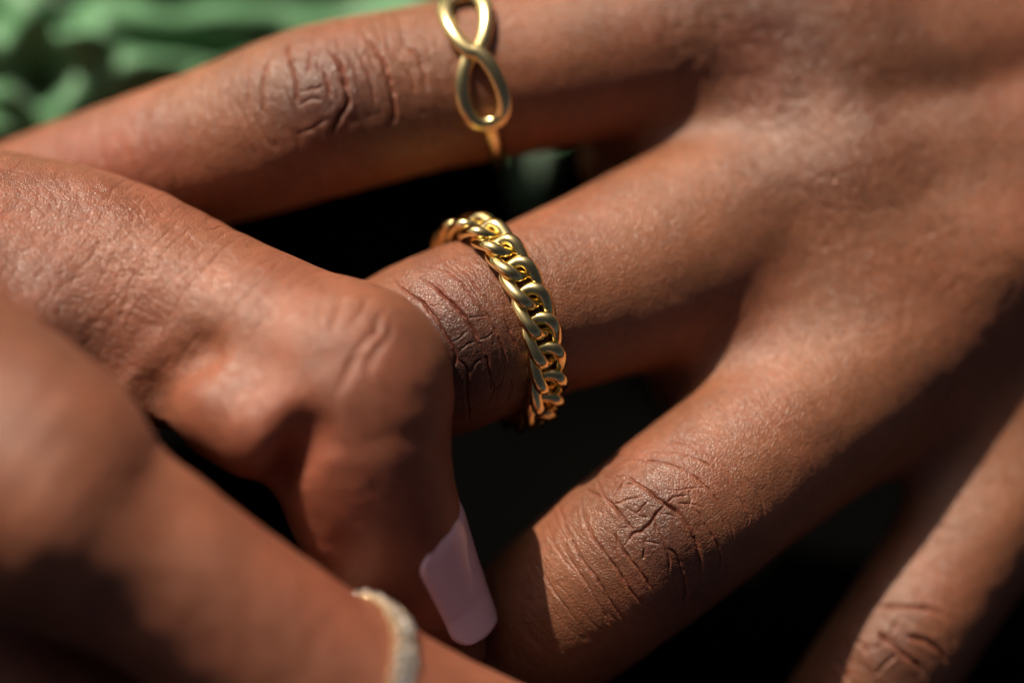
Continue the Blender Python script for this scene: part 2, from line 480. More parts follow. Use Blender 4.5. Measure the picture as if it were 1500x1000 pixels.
FC = Sweep('ring', [(470,1180,-33,4.6,4.4),(500,1155,-32,6.2,5.6),(580,1090,-27,7.4,6.8),(680,1010,-20,7.8,7.2),(760,945,-14.6,8.2,7.6),(850,872,-10.2,8.7,8.2),(958,787,-8.2,9.0,8.7),
  (1080,692,-9.5,9.1,8.6),(1200,597,-12.3,9.3,8.9),(1330,492,-15.5,9.8,9.6),(1470,390,-18.5,10.2,10.8),(1650,320,-21,10.2,11.3),(2000,290,-28,12,12.5),(2330,300,-33,13,13)], FALL)
FD = Sweep('little', [(1010,1370,-30,4.2,4.2),(1040,1330,-29,5.4,5.0),(1100,1250,-26,6.2,5.8),(1190,1128,-20,6.9,6.5),(1300,970,-14,7.5,7.3),(1398,830,-15,7.3,7.1),(1500,692,-17,7.7,7.5),(1620,550,-19.5,8.5,8.8),
  (1750,460,-21.5,9,9.5),(2050,380,-28,11,11.5),(2330,350,-33,12,12)], FALL)
TH = Sweep('thumb', [(1130,-530,-42,4.5,4.2),(1180,-510,-42,7,6.4),(1400,-430,-41,9.3,8.8),(1600,-330,-40,10,10),(1850,-150,-38,12.5,11),(2150,60,-36,14,13)], FALL)
AR = Sweep('wrist', [(2250,240,-33,24,15),(2600,270,-37,24,17),(3200,300,-45,26,20),(3700,330,-52,29,24)], FALL)
WAB = Sweep('web_ab', [(900,238,-31,3.6,5),(1030,158,-26,6,7.5),(1150,112,-22.5,8,9.5),(1320,92,-21,10,11.5),(1600,70,-24,10.5,11.5),(1900,110,-29.5,12,12)], FALL)
WBC = Sweep('web_bc', [(1005,560,-21.5,3.4,4.6),(1085,490,-20,5.8,7.4),(1180,428,-20.5,8,9.5),(1340,350,-19.5,10,11.5),(1600,245,-21.8,10.5,12),(1900,230,-28,12,12.5)], FALL)
WCD = Sweep('web_cd', [(1450,640,-24,4.5,5.5),(1540,560,-21.5,7.5,9),(1680,440,-21,9,10.5),(1900,350,-25,11,12)], FALL)
def bump(px, py, z, sig, amt, px2=None, py2=None, z2=None):
    g = lambda x: FALL*max(0.0, x-980.0)
    a = P(px, py, z-g(px)); b = a if px2 is None else P(px2, py2, z2-g(px2)); return (a, b, sig, amt)
BL = [bump(1255, 235, -8, 4.2, 1.2), bump(1480, 375, -7, 4.2, 1.0), bump(1250, -40, -10, 4.5, 1.2),
      bump(1290, 215, -9, 2.2, 0.8, 1700, 150, -12), bump(1500, 370, -8, 2.2, 0.8, 1800, 300, -12),
      bump(1310, 150, -10, 2.6, -0.8, 1560, 95, -12), bump(1400, 330, -10, 2.6, -0.5, 1700, 250, -13),
      bump(655, 485, 1.2, 3.0, 0.35), bump(950, 760, 0.2, 3.0, 0.4), bump(470, 150, -6.5, 3.0, 0.4), bump(1310, 955, -6.5, 2.6, 0.4),
      bump(935, 762, 0, 1.3, -0.35), bump(985, 790, 0, 1.6, 0.3), bump(905, 715, 0, 1.8, 0.3)]
KV = lambda q: (4.5 + 6.0*sstep(14.0, 34.0, q[:, 0])).astype(F32)
HL = Body([FA, FB, FC, FD, WAB, WBC, WCD, TH, AR], {'wrist': 14, 'thumb': 8, 'middle': KV, 'ring': KV, 'little': KV, 'web_ab': 7, 'web_bc': 7, 'web_cd': 6}, BL)

CREASE_B = zc([
 (.30,.17,[(180,160),(225,205),(270,235),(330,275),(370,325),(410,380),(445,445),(475,490),(495,540),(480,600),(450,655)]),
 (.36,.18,[(325,155),(380,195),(440,245),(500,305),(550,365),(585,420),(610,480),(635,530),(655,590),(665,660),(660,740)]),
 (.22,.15,[(395,100),(470,135),(540,200),(600,280),(655,350),(690,420),(720,490),(735,570),(715,670)]),
 (.18,.14,[(460,70),(540,135),(600,210),(680,300),(730,370),(765,440),(795,510),(805,590)]),
 (.10,.13,[(560,75),(640,140),(710,215),(770,290),(820,380)]),
 (.22,.15,[(495,550),(550,605),(545,690),(555,800),(560,930)]),
 (.14,.13,[(620,545),(585,580),(560,630)]), (.12,.13,[(445,610),(440,700),(460,760),(510,830)]),
 (.06,.11,[(360,290),(400,290),(430,260),(445,240)]), (.09,.12,[(460,465),(500,460),(530,430),(560,415)]),
 (.09,.12,[(500,525),(540,490),(590,465),(640,450),(690,415)]), (.08,.12,[(545,355),(600,345),(650,335)]),
 (.14,.13,[(270,240),(275,290),(290,340)]), (.12,.12,[(240,150),(225,205)]), (.10,.12,[(640,690),(690,700),(720,660)]),
 (.10,.13,[(760,640),(765,700),(740,770)]), (.10,.12,[(210,240),(250,270),(300,320)]), (.09,.12,[(130,210),(180,250),(230,300)]),
 (.12,.13,[(660,660),(680,690),(640,790)]), (.08,.12,[(380,180),(420,200),(450,250)])], 520, 360, 3.332)
CREASE_C = zc([
 (.38,.20,[(490,310),(530,330),(570,365),(600,380),(650,420),(690,470),(720,530),(740,600),(745,690)]),
 (.26,.18,[(600,380),(560,420),(545,445),(500,490),(470,500),(430,550)]), (.30,.18,[(340,350),(380,385),(420,435),(470,490)]),
 (.16,.14,[(265,315),(310,340),(340,355)]), (.20,.14,[(315,285),(335,330),(355,370)]), (.20,.14,[(440,260),(410,310),(375,365)]),
 (.10,.12,[(385,260),(400,270),(440,262)]), (.10,.12,[(330,270),(390,275)]), (.18,.14,[(380,385),(440,365),(490,355)]),
 (.14,.13,[(430,300),(480,300),(510,320)]), (.18,.14,[(440,265),(470,290),(520,320),(560,350)]), (.11,.13,[(600,380),(640,350),(690,345)]),
 (.08,.12,[(600,325),(650,325),(720,315),(760,320)]), (.10,.12,[(640,378),(700,380),(750,395)]),
 (.13,.14,[(380,205),(450,200),(540,205),(620,220),(700,260),(760,310),(810,370),(850,440),(875,520),(880,590)]),
 (.10,.13,[(470,180),(560,165),(660,180),(760,215),(840,280),(890,350),(930,420),(935,480)]),
 (.08,.13,[(540,130),(640,130),(740,165),(820,220),(890,290),(930,360)]),
 (.18,.15,[(700,390),(740,430),(780,500),(815,560),(825,620),(810,690)]),
 (.24,.16,[(390,490),(400,530),(430,580),(480,640),(530,710),(575,790)]),
 (.20,.15,[(600,560),(640,590),(665,660),(680,740),(675,790)]), (.16,.14,[(560,480),(590,540),(610,600),(615,660)]),
 (.14,.13,[(510,520),(510,580),(505,610)]), (.14,.13,[(550,440),(565,500)]), (.12,.12,[(500,530),(545,540),(580,550)]),
 (.24,.16,[(250,370),(265,430),(290,500),(330,560),(400,650),(460,740),(530,830)]),
 (.20,.16,[(155,360),(175,440),(210,520),(250,600),(320,690),(380,790),(440,870),(500,905)]),
 (.10,.13,[(110,500),(150,560),(200,630),(240,670)]), (.10,.13,[(90,640),(140,730),(190,800),(230,860)]),
 (.12,.14,[(180,560),(230,640),(290,730),(340,820),(400,910)]), (.08,.13,[(60,610),(110,690),(160,770)]),
 (.12,.12,[(390,480),(450,480)]), (.08,.12,[(300,400),(340,420),(330,450)]), (.10,.13,[(900,250),(950,310),(990,380),(1000,440)]),
 (.09,.13,[(820,420),(850,490),(870,560)]), (.09,.12,[(440,400),(490,430),(530,440)]), (.10,.12,[(560,420),(610,425),(650,440)]),
 (.10,.12,[(470,430),(500,400),(520,370)]), (.10,.12,[(690,320),(700,360),(690,400)])], 760, 600, 2.778)
CREASE_A = zc([
 (.50,.26,[(500,160),(545,220),(575,290),(595,370),(600,440),(560,500),(530,560),(525,640)]),
 (.42,.26,[(680,110),(730,160),(775,240),(800,320),(820,400),(825,500),(800,580)]),
 (.32,.24,[(315,100),(305,180),(320,250),(345,320),(350,400),(360,450)]), (.25,.22,[(225,190),(195,260),(180,340),(180,430),(190,520)]),
 (.15,.24,[(350,450),(420,420),(480,415)]), (.12,.22,[(350,380),(430,370),(490,350)]), (.12,.22,[(350,590),(430,560),(520,510)]),
 (.30,.22,[(480,270),(500,340),(520,420)]), (.20,.2,[(415,160),(410,240),(400,300)]), (.20,.22,[(640,180),(690,270),(720,360),(740,450)]),
 (.24,.22,[(880,160),(940,200),(965,280),(985,370)]), (.16,.2,[(860,230),(910,310),(930,400)]), (.16,.2,[(110,230),(105,330),(110,440),(130,540)]),
 (.14,.2,[(20,300),(10,400),(30,520)]), (.14,.2,[(-80,330),(-90,430),(-70,520)])], 330, 20, 3.333)
CREASE_D = zc([
 (.55,.26,[(460,480),(540,540),(600,580),(680,650),(750,700),(820,780)]), (.22,.16,[(560,540),(600,470),(640,400)]),
 (.30,.22,[(480,320),(570,315),(680,320),(800,325),(900,360),(960,420)]), (.18,.16,[(400,600),(480,600),(550,560)]),
 (.5,.26,[(700,510),(740,530),(830,560),(920,620),(980,700)]), (.36,.2,[(280,450),(330,530),(390,590),(430,650)]),
 (.36,.2,[(170,640),(240,740),(310,830),(380,920)]), (.3,.2,[(620,640),(560,700),(480,780)])], 1180, 820, 4.6875)

def finger_lines(V, sweep, s0, s1, spacing, seed, stretch=0.16):
    """transverse skin lines round a finger between two stations, 0..1"""
    full = np.zeros(len(V), F32)
    seg = sweep.at(np.linspace(max(s0-4, 0), min(s1+4, sweep.L), 12)); rr = seg[:, 3:5].max()+2
    I = np.nonzero(((V > seg[:, :3].min(0)-rr) & (V < seg[:, :3].max(0)+rr)).all(1))[0]
    if len(I) == 0: return full
    s, a, u, v, w, h = sweep.local(V[I])
    k0 = np.sqrt((u/w)**2+(v/h)**2)
    ang = np.arctan2(u/w, v/h)
    arc = ang*9.0
    q = np.stack([s/spacing + 0.35*np.sin(arc*0.25+seed), arc*stretch, np.full_like(s, seed*3.1)], 1)
    n = vnoise(q, seed); n2 = vnoise(q*F32(2.1)+7, seed+1)
    rid = np.clip(1-np.abs(n-0.5)*6.5, 0, 1)**1.5 + 0.55*np.clip(1-np.abs(n2-0.5)*6.0, 0, 1)**1.5
    win = sstep(s0-4, s0+2, s)*sstep(s0-4, s0+2, s1+s0-s)*np.clip(np.cos(ang)*1.4+0.5, 0, 1)
    d = np.abs(k0-1)*w; win = win*sstep(1.6, 0.4, d)
    full[I] = rid*win; return full

def crosshatch(V, cpx, cpy, rad, spacing, seed, e1, e2):
    """crossing fold lines around a knuckle"""
    X = V @ np.array([e1, e2]).T.astype(F32)
    px = to_px(V); r = np.hypot(px[:, 0]-cpx, px[:, 1]-cpy)/rad
    win = sstep(1.0, 0.25, r)*(V[:, 2] > -32)
    wx = (vnoise(V*F32(0.3), seed+4)-0.5)*1.5
    qa = np.stack([X[:, 0]/spacing+wx, X[:, 1]*0.3/spacing, X[:, 0]*0], 1); qb = np.stack([X[:, 0]*0.22/spacing, X[:, 1]/(spacing*1.5)+wx, X[:, 0]*0+4], 1)
    na = vnoise(qa, seed); nb = vnoise(qb, seed+1)
    return ((np.clip(1-np.abs(na-0.5)*5, 0, 1)**1.3 + 0.6*np.clip(1-np.abs(nb-0.5)*5, 0, 1)**1.3)*win).astype(F32)

def make_hand(name, body, lo, hi, target, detail, mat, label, cat, origin):
    V, T = surface_nets(body, np.array(lo, float), np.array(hi, float), 1.25)
    V = body.project(V, 2)
    V, T = refine(V, T, target, 5)
    N = vnormals(V, T)
    D, pig_shade, flush = detail(V)
    V = V - N*D[:, None]
    ob = link_mesh(name, V, T, mat, None, True, origin)
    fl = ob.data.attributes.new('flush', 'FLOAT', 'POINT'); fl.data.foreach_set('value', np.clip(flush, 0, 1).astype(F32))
    at = ob.data.attributes.new('pigment_and_shade', 'FLOAT', 'POINT'); at.data.foreach_set('value', np.clip(pig_shade, 0, 1).astype(F32))
    tag(ob, label, cat)
    return ob

def in_frame(px, m=50):
    return (px[:, 0] > -m) & (px[:, 0] < 1500+m) & (px[:, 1] > -m) & (px[:, 1] < 1000+m)

def target_L(q, nq):
    px = to_px(q); t = np.full(len(q), 1.3, F32)
    i = np.nonzero(in_frame(px) & (nq[:, 2] > -0.4))[0]; p = px[i]
    tt = np.full(len(i), 0.42, F32)
    tt[(p[:, 0] > 500) & (p[:, 0] < 1220) & (p[:, 1] > 280)] = 0.25
    tt[np.hypot(p[:, 0]-670, p[:, 1]-490) < 165] = 0.12
    tt[(np.hypot(p[:, 0]-680, p[:, 1]-480) < 125) & (p[:, 0] > 540)] = 0.085
    tt[np.hypot(p[:, 0]-945, p[:, 1]-770) < 200] = 0.13
    tt[np.hypot(p[:, 0]-945, p[:, 1]-755) < 120] = 0.085
    tt[np.hypot(p[:, 0]-480, p[:, 1]-150) < 150] = 0.2
    tt[np.hypot(p[:, 0]-1320, p[:, 1]-950) < 120] = 0.2
    t[i] = tt; return t

def spot(px, cx, cy, rx, ry=None, rot=0.0):
    ry = ry or rx; c, s = math.cos(rot), math.sin(rot); dx = px[:, 0]-cx; dy = px[:, 1]-cy
    return np.exp(-(((dx*c+dy*s)/rx)**2 + ((-dx*s+dy*c)/ry)**2))

def detail_L(V):
    px = to_px(V)
    f = in_frame(px, 120) & (V[:, 2] > -36)
    D = np.zeros(len(V), F32); I = np.nonzero(f)[0]; X = V[I]
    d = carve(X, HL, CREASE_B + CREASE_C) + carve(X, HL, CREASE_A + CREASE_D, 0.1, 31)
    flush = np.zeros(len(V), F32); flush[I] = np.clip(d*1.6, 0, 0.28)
    d += 0.045*finger_lines(X, FC, FC.s_of(720, 980, -17), FC.s_of(905, 828, -10), 0.9, 11)
    d += 0.026*finger_lines(X, FC, FC.s_of(1020, 740, -9), FC.s_of(1180, 610, -12), 0.8, 13)
    d += 0.022*finger_lines(X, FC, FC.s_of(1100, 740, -9), FC.s_of(1380, 450, -15), 0.7, 15, 0.3)
    d += 0.045*finger_lines(X, FB, FB.s_of(560, 540, -12), FB.s_of(800, 447, -10), 0.8, 17)
    d += 0.022*finger_lines(X, FB, FB.s_of(800, 447, -10), FB.s_of(1120, 305, -17), 0.75, 19, 0.3)
    d += 0.09*finger_lines(X, FA, FA.s_of(250, 235, -18), FA.s_of(690, 116, -17), 1.1, 21)
    d += 0.07*finger_lines(X, FA, FA.s_of(60, 308, -22), FA.s_of(260, 232, -18), 1.2, 22)
    d += 0.06*finger_lines(X, FD, FD.s_of(1190, 1130, -20), FD.s_of(1480, 715, -16), 0.9, 23)
    d += 0.085*crosshatch(X, 1245, 225, 230, 1.0, 25, (0.75, 0.55, -0.3), (-0.5, 0.8, 0))
    d += 0.10*crosshatch(X, 1070, 80, 190, 0.95, 27, (0.95, 0.2, -0.2), (-0.2, 0.95, 0))
    d += 0.028*crosshatch(X, 957, 765, 125, 0.34, 33, (0.7, 0.55, 0), (-0.6, 0.8, 0))
    d += 0.022*crosshatch(X, 675, 490, 130, 0.32, 35, (0.9, 0.3, 0), (-0.4, 0.9, 0))
    d += 0.05*crosshatch(X, 1420, 420, 230, 1.5, 29, (0.75, 0.55, -0.3), (-0.5, 0.8, 0))
    lum = vnoise(X*F32(0.22), 41)-0.5 + 0.5*(vnoise(X*F32(0.6), 42)-0.5)
    d += 0.11*lum.astype(F32)
    D[I] = d
    pig_shade = 0.95*spot(px, 672, 505, 100, 125, -0.35) + 0.8*spot(px, 960, 772, 88, 100) + 0.7*spot(px, 480, 150, 95, 120) + 0.6*spot(px, 1310, 950, 70) \
        + 0.25*spot(px, 1265, 210, 170, 110) + 0.3*spot(px, 1080, 60, 170, 100) + 0.3*spot(px, 1260, 70, 230, 130)  # last two spots paint shade onto the back of the hand
    pig_shade += 0.2*(vnoise(V*F32(0.35), 51)-0.4) + 0.22*(vnoise(V*F32(0.12), 52)-0.4)
    flush += (0.16*sstep(0.4, 0.8, vnoise(V*F32(0.16), 57)) + 0.5*spot(px, 120, 215, 160, 60)).astype(F32)
    return D, pig_shade, flush

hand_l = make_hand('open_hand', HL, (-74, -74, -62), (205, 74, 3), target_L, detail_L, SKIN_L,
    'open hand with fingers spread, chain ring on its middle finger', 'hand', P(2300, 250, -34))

# ------------------------------------------------------------------ the pinching hand
RI = Sweep('index_base', [(-1000,420,-22,14,13),(-450,355,-14,12.5,13),(-150,366,-9,11.6,12.5),(60,384,-8,10.4,11),(180,414,-6,9.8,10.2),(300,465,-3,9.1,9.6),(420,515,0.5,8.8,9.4),(500,548,3,8.8,9.2),(530,560,3.6,8.6,9.0)])
RT = Sweep('index_tip', [(505,552,3.4,8.6,8.8),(518,600,4.2,9.0,9.0),(526,650,4.4,8.7,8.8),(540,720,2.6,8.4,8.5),(566,790,0.4,7.9,7.7),(592,850,-1.6,7.4,7.1),(615,900,-3.2,6.9,6.6),(634,946,-4.2,5.2,5.2)])
RL = Sweep('index_pad', [(282,560,2,4.4,5.0),(335,596,5,5.4,6.0),(388,630,7.5,5.0,5.6)])
RWB = Sweep('web_r', [(-60,440,-3,9,9),(70,490,0,8,8),(140,530,1,6,6),(182,562,1.5,4,4.5)])
RM = Sweep('middle_r', [(-1000,620,-4,14,14),(-350,500,10,12.5,13),(-120,610,15,13.2,12.5),(40,712,18,12.8,11.6),(140,785,17.5,10.4,9.8),(222,832,17,9.3,9),(322,902,15.5,9.0,8.8),(422,970,14.2,8.9,8.7),
  (522,1030,13,8.7,8.6),(622,1082,11.5,8.6,8.4),(760,1150,9,8.6,8.3),(840,1235,4,8,7.6),(880,1330,-2,7.3,7),(900,1430,-8,6.6,6.2),(903,1460,-10,4.5,4.5)])
RR = Sweep('ring_r', [(-1000,780,-4,13,13),(-380,720,4,12,12),(-120,920,6,11,10.8),(120,1080,3,9.2,9),(330,1210,-5,8.7,8.5),(420,1310,-13,8,7.8),(440,1400,-20,7,6.8),(442,1440,-24,4.8,4.8)])
RP = Sweep('little_r', [(-1000,900,-8,12,12),(-450,960,-6,10,10),(-220,1120,-4,9,9),(-20,1270,-9,7.6,7.4),(90,1370,-16,7,6.8),(120,1440,-22,6.2,6),(125,1470,-25,4.4,4.4)])
RTH = Sweep('thumb_r', [(-900,560,-24,13,12),(-350,530,-27,12.5,12),(-100,505,-32,11,10.5),(100,490,-35,9.8,9),(250,495,-37,9.2,8.4),(330,505,-38,7.6,7),(365,510,-38.5,5,5)])
RW = Sweep('wrist_r', [(-950,640,-12,22,16),(-1300,650,-16,23,17),(-1900,640,-24,27,21),(-2300,640,-30,29,24)])
BR = [bump(130, 250, -1, 3.2, 0.6), bump(60, 700, 29, 5, 0.6), bump(110, 800, 27, 3.6, 1.4), bump(560, 495, 9, 4.0, 0.6), bump(30, 430, 3, 2.2, -0.8, 190, 560, 6),
      bump(236, 575, 6, 1.6, -1.4, 300, 520, 8), bump(408, 692, 8, 1.4, -2.1, 448, 640, 13), bump(470, 570, 13, 5, 0.4), bump(606, 775, 7.0, 0.9, 0.7, 646, 905, 2.0), bump(610, 764, 7.0, 0.9, 0.22, 662, 734, 3.0),
      bump(250, 760, 24, 3, -0.5)]
HR = Body([RI, RT, RL, RWB, RM, RR, RP, RTH, RW], {'index_tip': 2.5, 'index_pad': 3.4, 'web_r': 5.0, 'middle_r': lambda q: (0.4 + 5.6*sstep(-33.0, -42.0, q[:, 0])).astype(F32), 'ring_r': 4, 'little_r': 5, 'thumb_r': 6, 'wrist_r': 14}, BR)
CREASE_R = zc([(.22,.4,[(380,170),(345,240),(330,290),(270,340),(220,430),(180,530),(120,620)]), (.18,.4,[(300,100),(260,190),(200,270)]),
  (.18,.4,[(180,90),(140,200),(110,300)]), (.2,.4,[(420,210),(400,300),(330,400),(290,500)]), (.14,.35,[(60,120),(50,240),(60,340)])], 450, 400, 3.332)

def target_R(q, nq):
    px = to_px(q); t = np.full(len(q), 1.3, F32)
    i = np.nonzero(in_frame(px) & (nq[:, 2] > -0.4))[0]; p = px[i]
    tt = np.full(len(i), 0.4, F32)
    tt[(p[:, 0] < 420) & (p[:, 1] < 470)] = 0.22
    tt[(p[:, 1] > 640)] = 0.6
    t[i] = tt; return t
def detail_R(V):
    px = to_px(V); f = in_frame(px, 120) & (V[:, 2] > -30)
    D = np.zeros(len(V), F32); I = np.nonzero(f)[0]; X = V[I]
    d = carve(X, HR, CREASE_R, 0.15, 61)
    d += 0.065*finger_lines(X, RI, RI.s_of(180, 412, -6), RI.s_of(500, 548, 3), 1.5, 63)
    d += 0.072*crosshatch(X, 110, 330, 330, 0.55, 65, (0.45, 0.85, 0.2), (0.88, -0.45, 0))
    d += 0.05*crosshatch(X, 60, 700, 400, 1.6, 67, (0.6, 0.6, 0.2), (0.88, -0.45, 0))
    lum = vnoise(X*F32(0.2), 71)-0.5 + 0.5*(vnoise(X*F32(0.55), 72)-0.5)
    d += 0.22*lum.astype(F32)
    D[I] = d
    pig_shade = 0.45*spot(px, 60, 470, 130, 90, 0.7) + 0.3*spot(px, 600, 500, 60, 90) + 0.25*spot(px, 100, 260, 160, 60) + 0.16*(vnoise(V*F32(0.35), 53)-0.4)
    flush = 0.6*spot(px, 560, 800, 150, 160) + 0.4*spot(px, 400, 640, 110) + 0.16*sstep(0.4, 0.8, vnoise(V*F32(0.14), 58))
    pig_shade += 0.22*(vnoise(V*F32(0.12), 54)-0.4)
    return D, pig_shade, flush
hand_r = make_hand('pinching_hand', HR, (-205, -82, -58), (22, 22, 36), target_R, detail_R, SKIN_R,
    'hand with bent index finger and lilac nail reaching in to grip a finger', 'hand', P(-1000, 640, -12))

# fingernail: a curved plate on the back (right side) of the bent index tip
def fingernail():
    s0 = RT.s_of(558, 770, 2); s1 = RT.L - 0.6
    na, nb = 19, 36; V = []; 
    # back of the finger points right and a little to the viewer
    for layer, off0 in ((0, 0.28), (1, -0.12)):
        for j in range(nb):
            t = j/(nb-1); s = s0 + (s1-s0)*t; off = off0 - 0.35*(1-min(1, t/0.14))**2
            g = RT.at(min(s, RT.L-2.0)); c = g[:3] + g[5:8]*max(0, s-(RT.L-2.0)); T_, N_, B_ = g[5:8], g[8:11], g[11:14]
            w, h = g[3], g[4]
            if s > RT.L-4.5:
                g2 = RT.at(RT.L-4.5); w, h = g2[3], g2[4]
                k = (s-(RT.L-4.5)); w = w - 0.06*k; 
            half = (0.3+0.7*math.sqrt(max(0, 1-(1-min(1, t/0.2))**2)))*(1.04-0.1*t)
            if t > 0.8: half *= 0.35+0.65*math.sqrt(max(0, 1-((t-0.8)/0.2)**2.4))
            for i in range(na):
                a = (i/(na-1)*2-1)*half
                ang = math.radians(26) + a*0.82        # turned from the picture plane towards the viewer
                sgn = -1.0 if B_[0] < 0 else 1.0
                d = math.cos(ang)*B_*sgn*(w+off) + math.sin(ang)*N_*(h+off)
                lift = 0.25*t*t
                V.append(c + d*(1+0.0*lift))
    V = np.array(V); F = []
    M = na*nb
    for L in (0, 1):
        for j in range(nb-1):
            for i in range(na-1):
                q = [L*M+j*na+i, L*M+j*na+i+1, L*M+(j+1)*na+i+1, L*M+(j+1)*na+i]
                F.append(q if L == 0 else q[::-1])
    for j in range(nb-1):
        F.append([j*na, (j+1)*na, M+(j+1)*na, M+j*na]); F.append([j*na+na-1, M+j*na+na-1, M+(j+1)*na+na-1, (j+1)*na+na-1])
    for i in range(na-1):
        F.append([i, M+i, M+i+1, i+1]); k = (nb-1)*na+i; F.append([k, k+1, M+k+1, M+k])
    o = link_mesh('fingernail', V, F, NAIL, hand_r)
    o['label'] = 'lilac polished nail with a squared tip'
    return o
fingernail()

# ------------------------------------------------------------------ rings
def tube(path, rad, n=14, closed=True, flat=None):
    """round wire along a path; rad may vary; flat = list of (normal, squash)"""
    path = np.asarray(path, float); m = len(path); V = []; F = []
    T = np.roll(path, -1, 0)-np.roll(path, 1, 0)
    if not closed: T[0] = path[1]-path[0]; T[-1] = path[-1]-path[-2]
    T /= np.linalg.norm(T, axis=1)[:, None]
    for k in range(m):
        ref = flat[k][0] if flat is not None else np.array([0, 0, 1.0])
        a = ref - T[k]*(ref @ T[k]); a /= np.linalg.norm(a); b = np.cross(T[k], a)
        r = rad[k] if hasattr(rad, '__len__') else rad
        sq = flat[k][1] if flat is not None else 1.0
        for j in range(n):
            t = 2*math.pi*j/n; V.append(path[k] + a*r*sq*math.cos(t) + b*r*math.sin(t))
    for k in range(m if closed else m-1):
        for j in range(n):
            a0 = k*n+j; a1 = k*n+(j+1) % n; b0 = ((k+1) % m)*n+j; b1 = ((k+1) % m)*n+(j+1) % n
            F.append([a0, a1, b1, b0])
    return np.array(V), F

def ring_frame(sweep, px, py, z, tilt=0.0):
    g = sweep.at(sweep.s_of(px, py, z)).astype(float)
    C, T_, N_, B_ = g[:3], g[5:8], g[8:11], g[11:14]
    if B_[1] < 0: B_ = -B_
    if tilt:
        T0 = T_; T_ = T0*math.cos(tilt)-N_*math.sin(tilt); N_ = N_*math.cos(tilt)+T0*math.sin(tilt)
    return C, T_, N_, B_, g[3], g[4]

def chain_ring():
    C, T_, N_, B_, w, h = ring_frame(FB, 735, 471, -9.4, 0.02)
    w += 1.0; h += 0.95
    ph = np.linspace(0, 2*math.pi, 721); el = np.stack([w*np.cos(ph), h*np.sin(ph)], 1)
    s = np.r_[0, np.cumsum(np.linalg.norm(np.diff(el, axis=0), axis=1))]; L = s[-1]
    nl = 21; pitch = L/nl
    root = empty('chain_ring', C - N_*h)
    tag(root, 'chunky gold curb chain ring on the middle finger', 'ring')
    a = 2.16; b = 1.42; c = 0.57; r = 0.67
    th = np.linspace(0, 2*math.pi, 56, endpoint=False)
    for i in range(nl):
        s0 = (i+0.35)*pitch
        path = []; flat = []
        for t in th:
            x = a*math.copysign(abs(math.cos(t))**0.9, math.cos(t)); y = b*math.copysign(abs(math.sin(t))**0.85, math.sin(t))
            zz = -c*math.sin(2*t)
            p = np.interp((s0+x) % L, s, ph); cp, sp = math.cos(p), math.sin(p)
            nrm = B_*cp/w + N_*sp/h; nrm /= np.linalg.norm(nrm)
            path.append(C + B_*w*cp + N_*h*sp + T_*y + nrm*(zz+0.25)); flat.append((nrm, 0.86))
        V, F = tube(path, r, 16, True, flat)
        link_mesh('link', V, F, GOLD, root)
chain_ring()

def infinity_ring():
    C, T_, N_, B_, w, h = ring_frame(FA, 697, 116, -17, -0.20)
    root = empty('infinity_ring', C - N_*h)
    tag(root, 'slim gold ring with an open infinity knot on the index finger', 'ring')
    def pt(phi, ax, off):
        n = N_*math.cos(phi)/1 + B_*math.sin(phi)
        return C + N_*math.cos(phi)*(h+off) + B_*math.sin(phi)*(w+off) + T_*ax, n
    mid = math.radians(11); half = math.radians(46)
    path = []; flat = []
    for t in np.linspace(0, 2*math.pi, 160, endpoint=False):
        lift = 0.55*math.cos(t) if abs(math.sin(2*t)) < 2 else 0
        # lemniscate-like: crosses itself at t = 90 and 270 degrees
        p, n = pt(mid + half*math.copysign(abs(math.cos(t))**1.35, math.cos(t)), -2.0*math.copysign(abs(math.sin(2*t))**0.8, math.sin(2*t)), 0.95 + 0.42*math.sin(t)*abs(math.sin(t)))
        path.append(p); flat.append((n, 0.68))
    V, F = tube(path, 0.8, 16, True, flat); link_mesh('infinity_knot', V, F, GOLD_SOFT, root)
    path = []; flat = []
    for f in np.linspace(math.radians(-34), math.radians(-304), 120):
        p, n = pt(f, 0, 0.72); path.append(p); flat.append((n, 0.8))
    V, F = tube(path, 0.75, 14, False, flat); link_mesh('band', V, F, GOLD_SOFT, root)
infinity_ring()

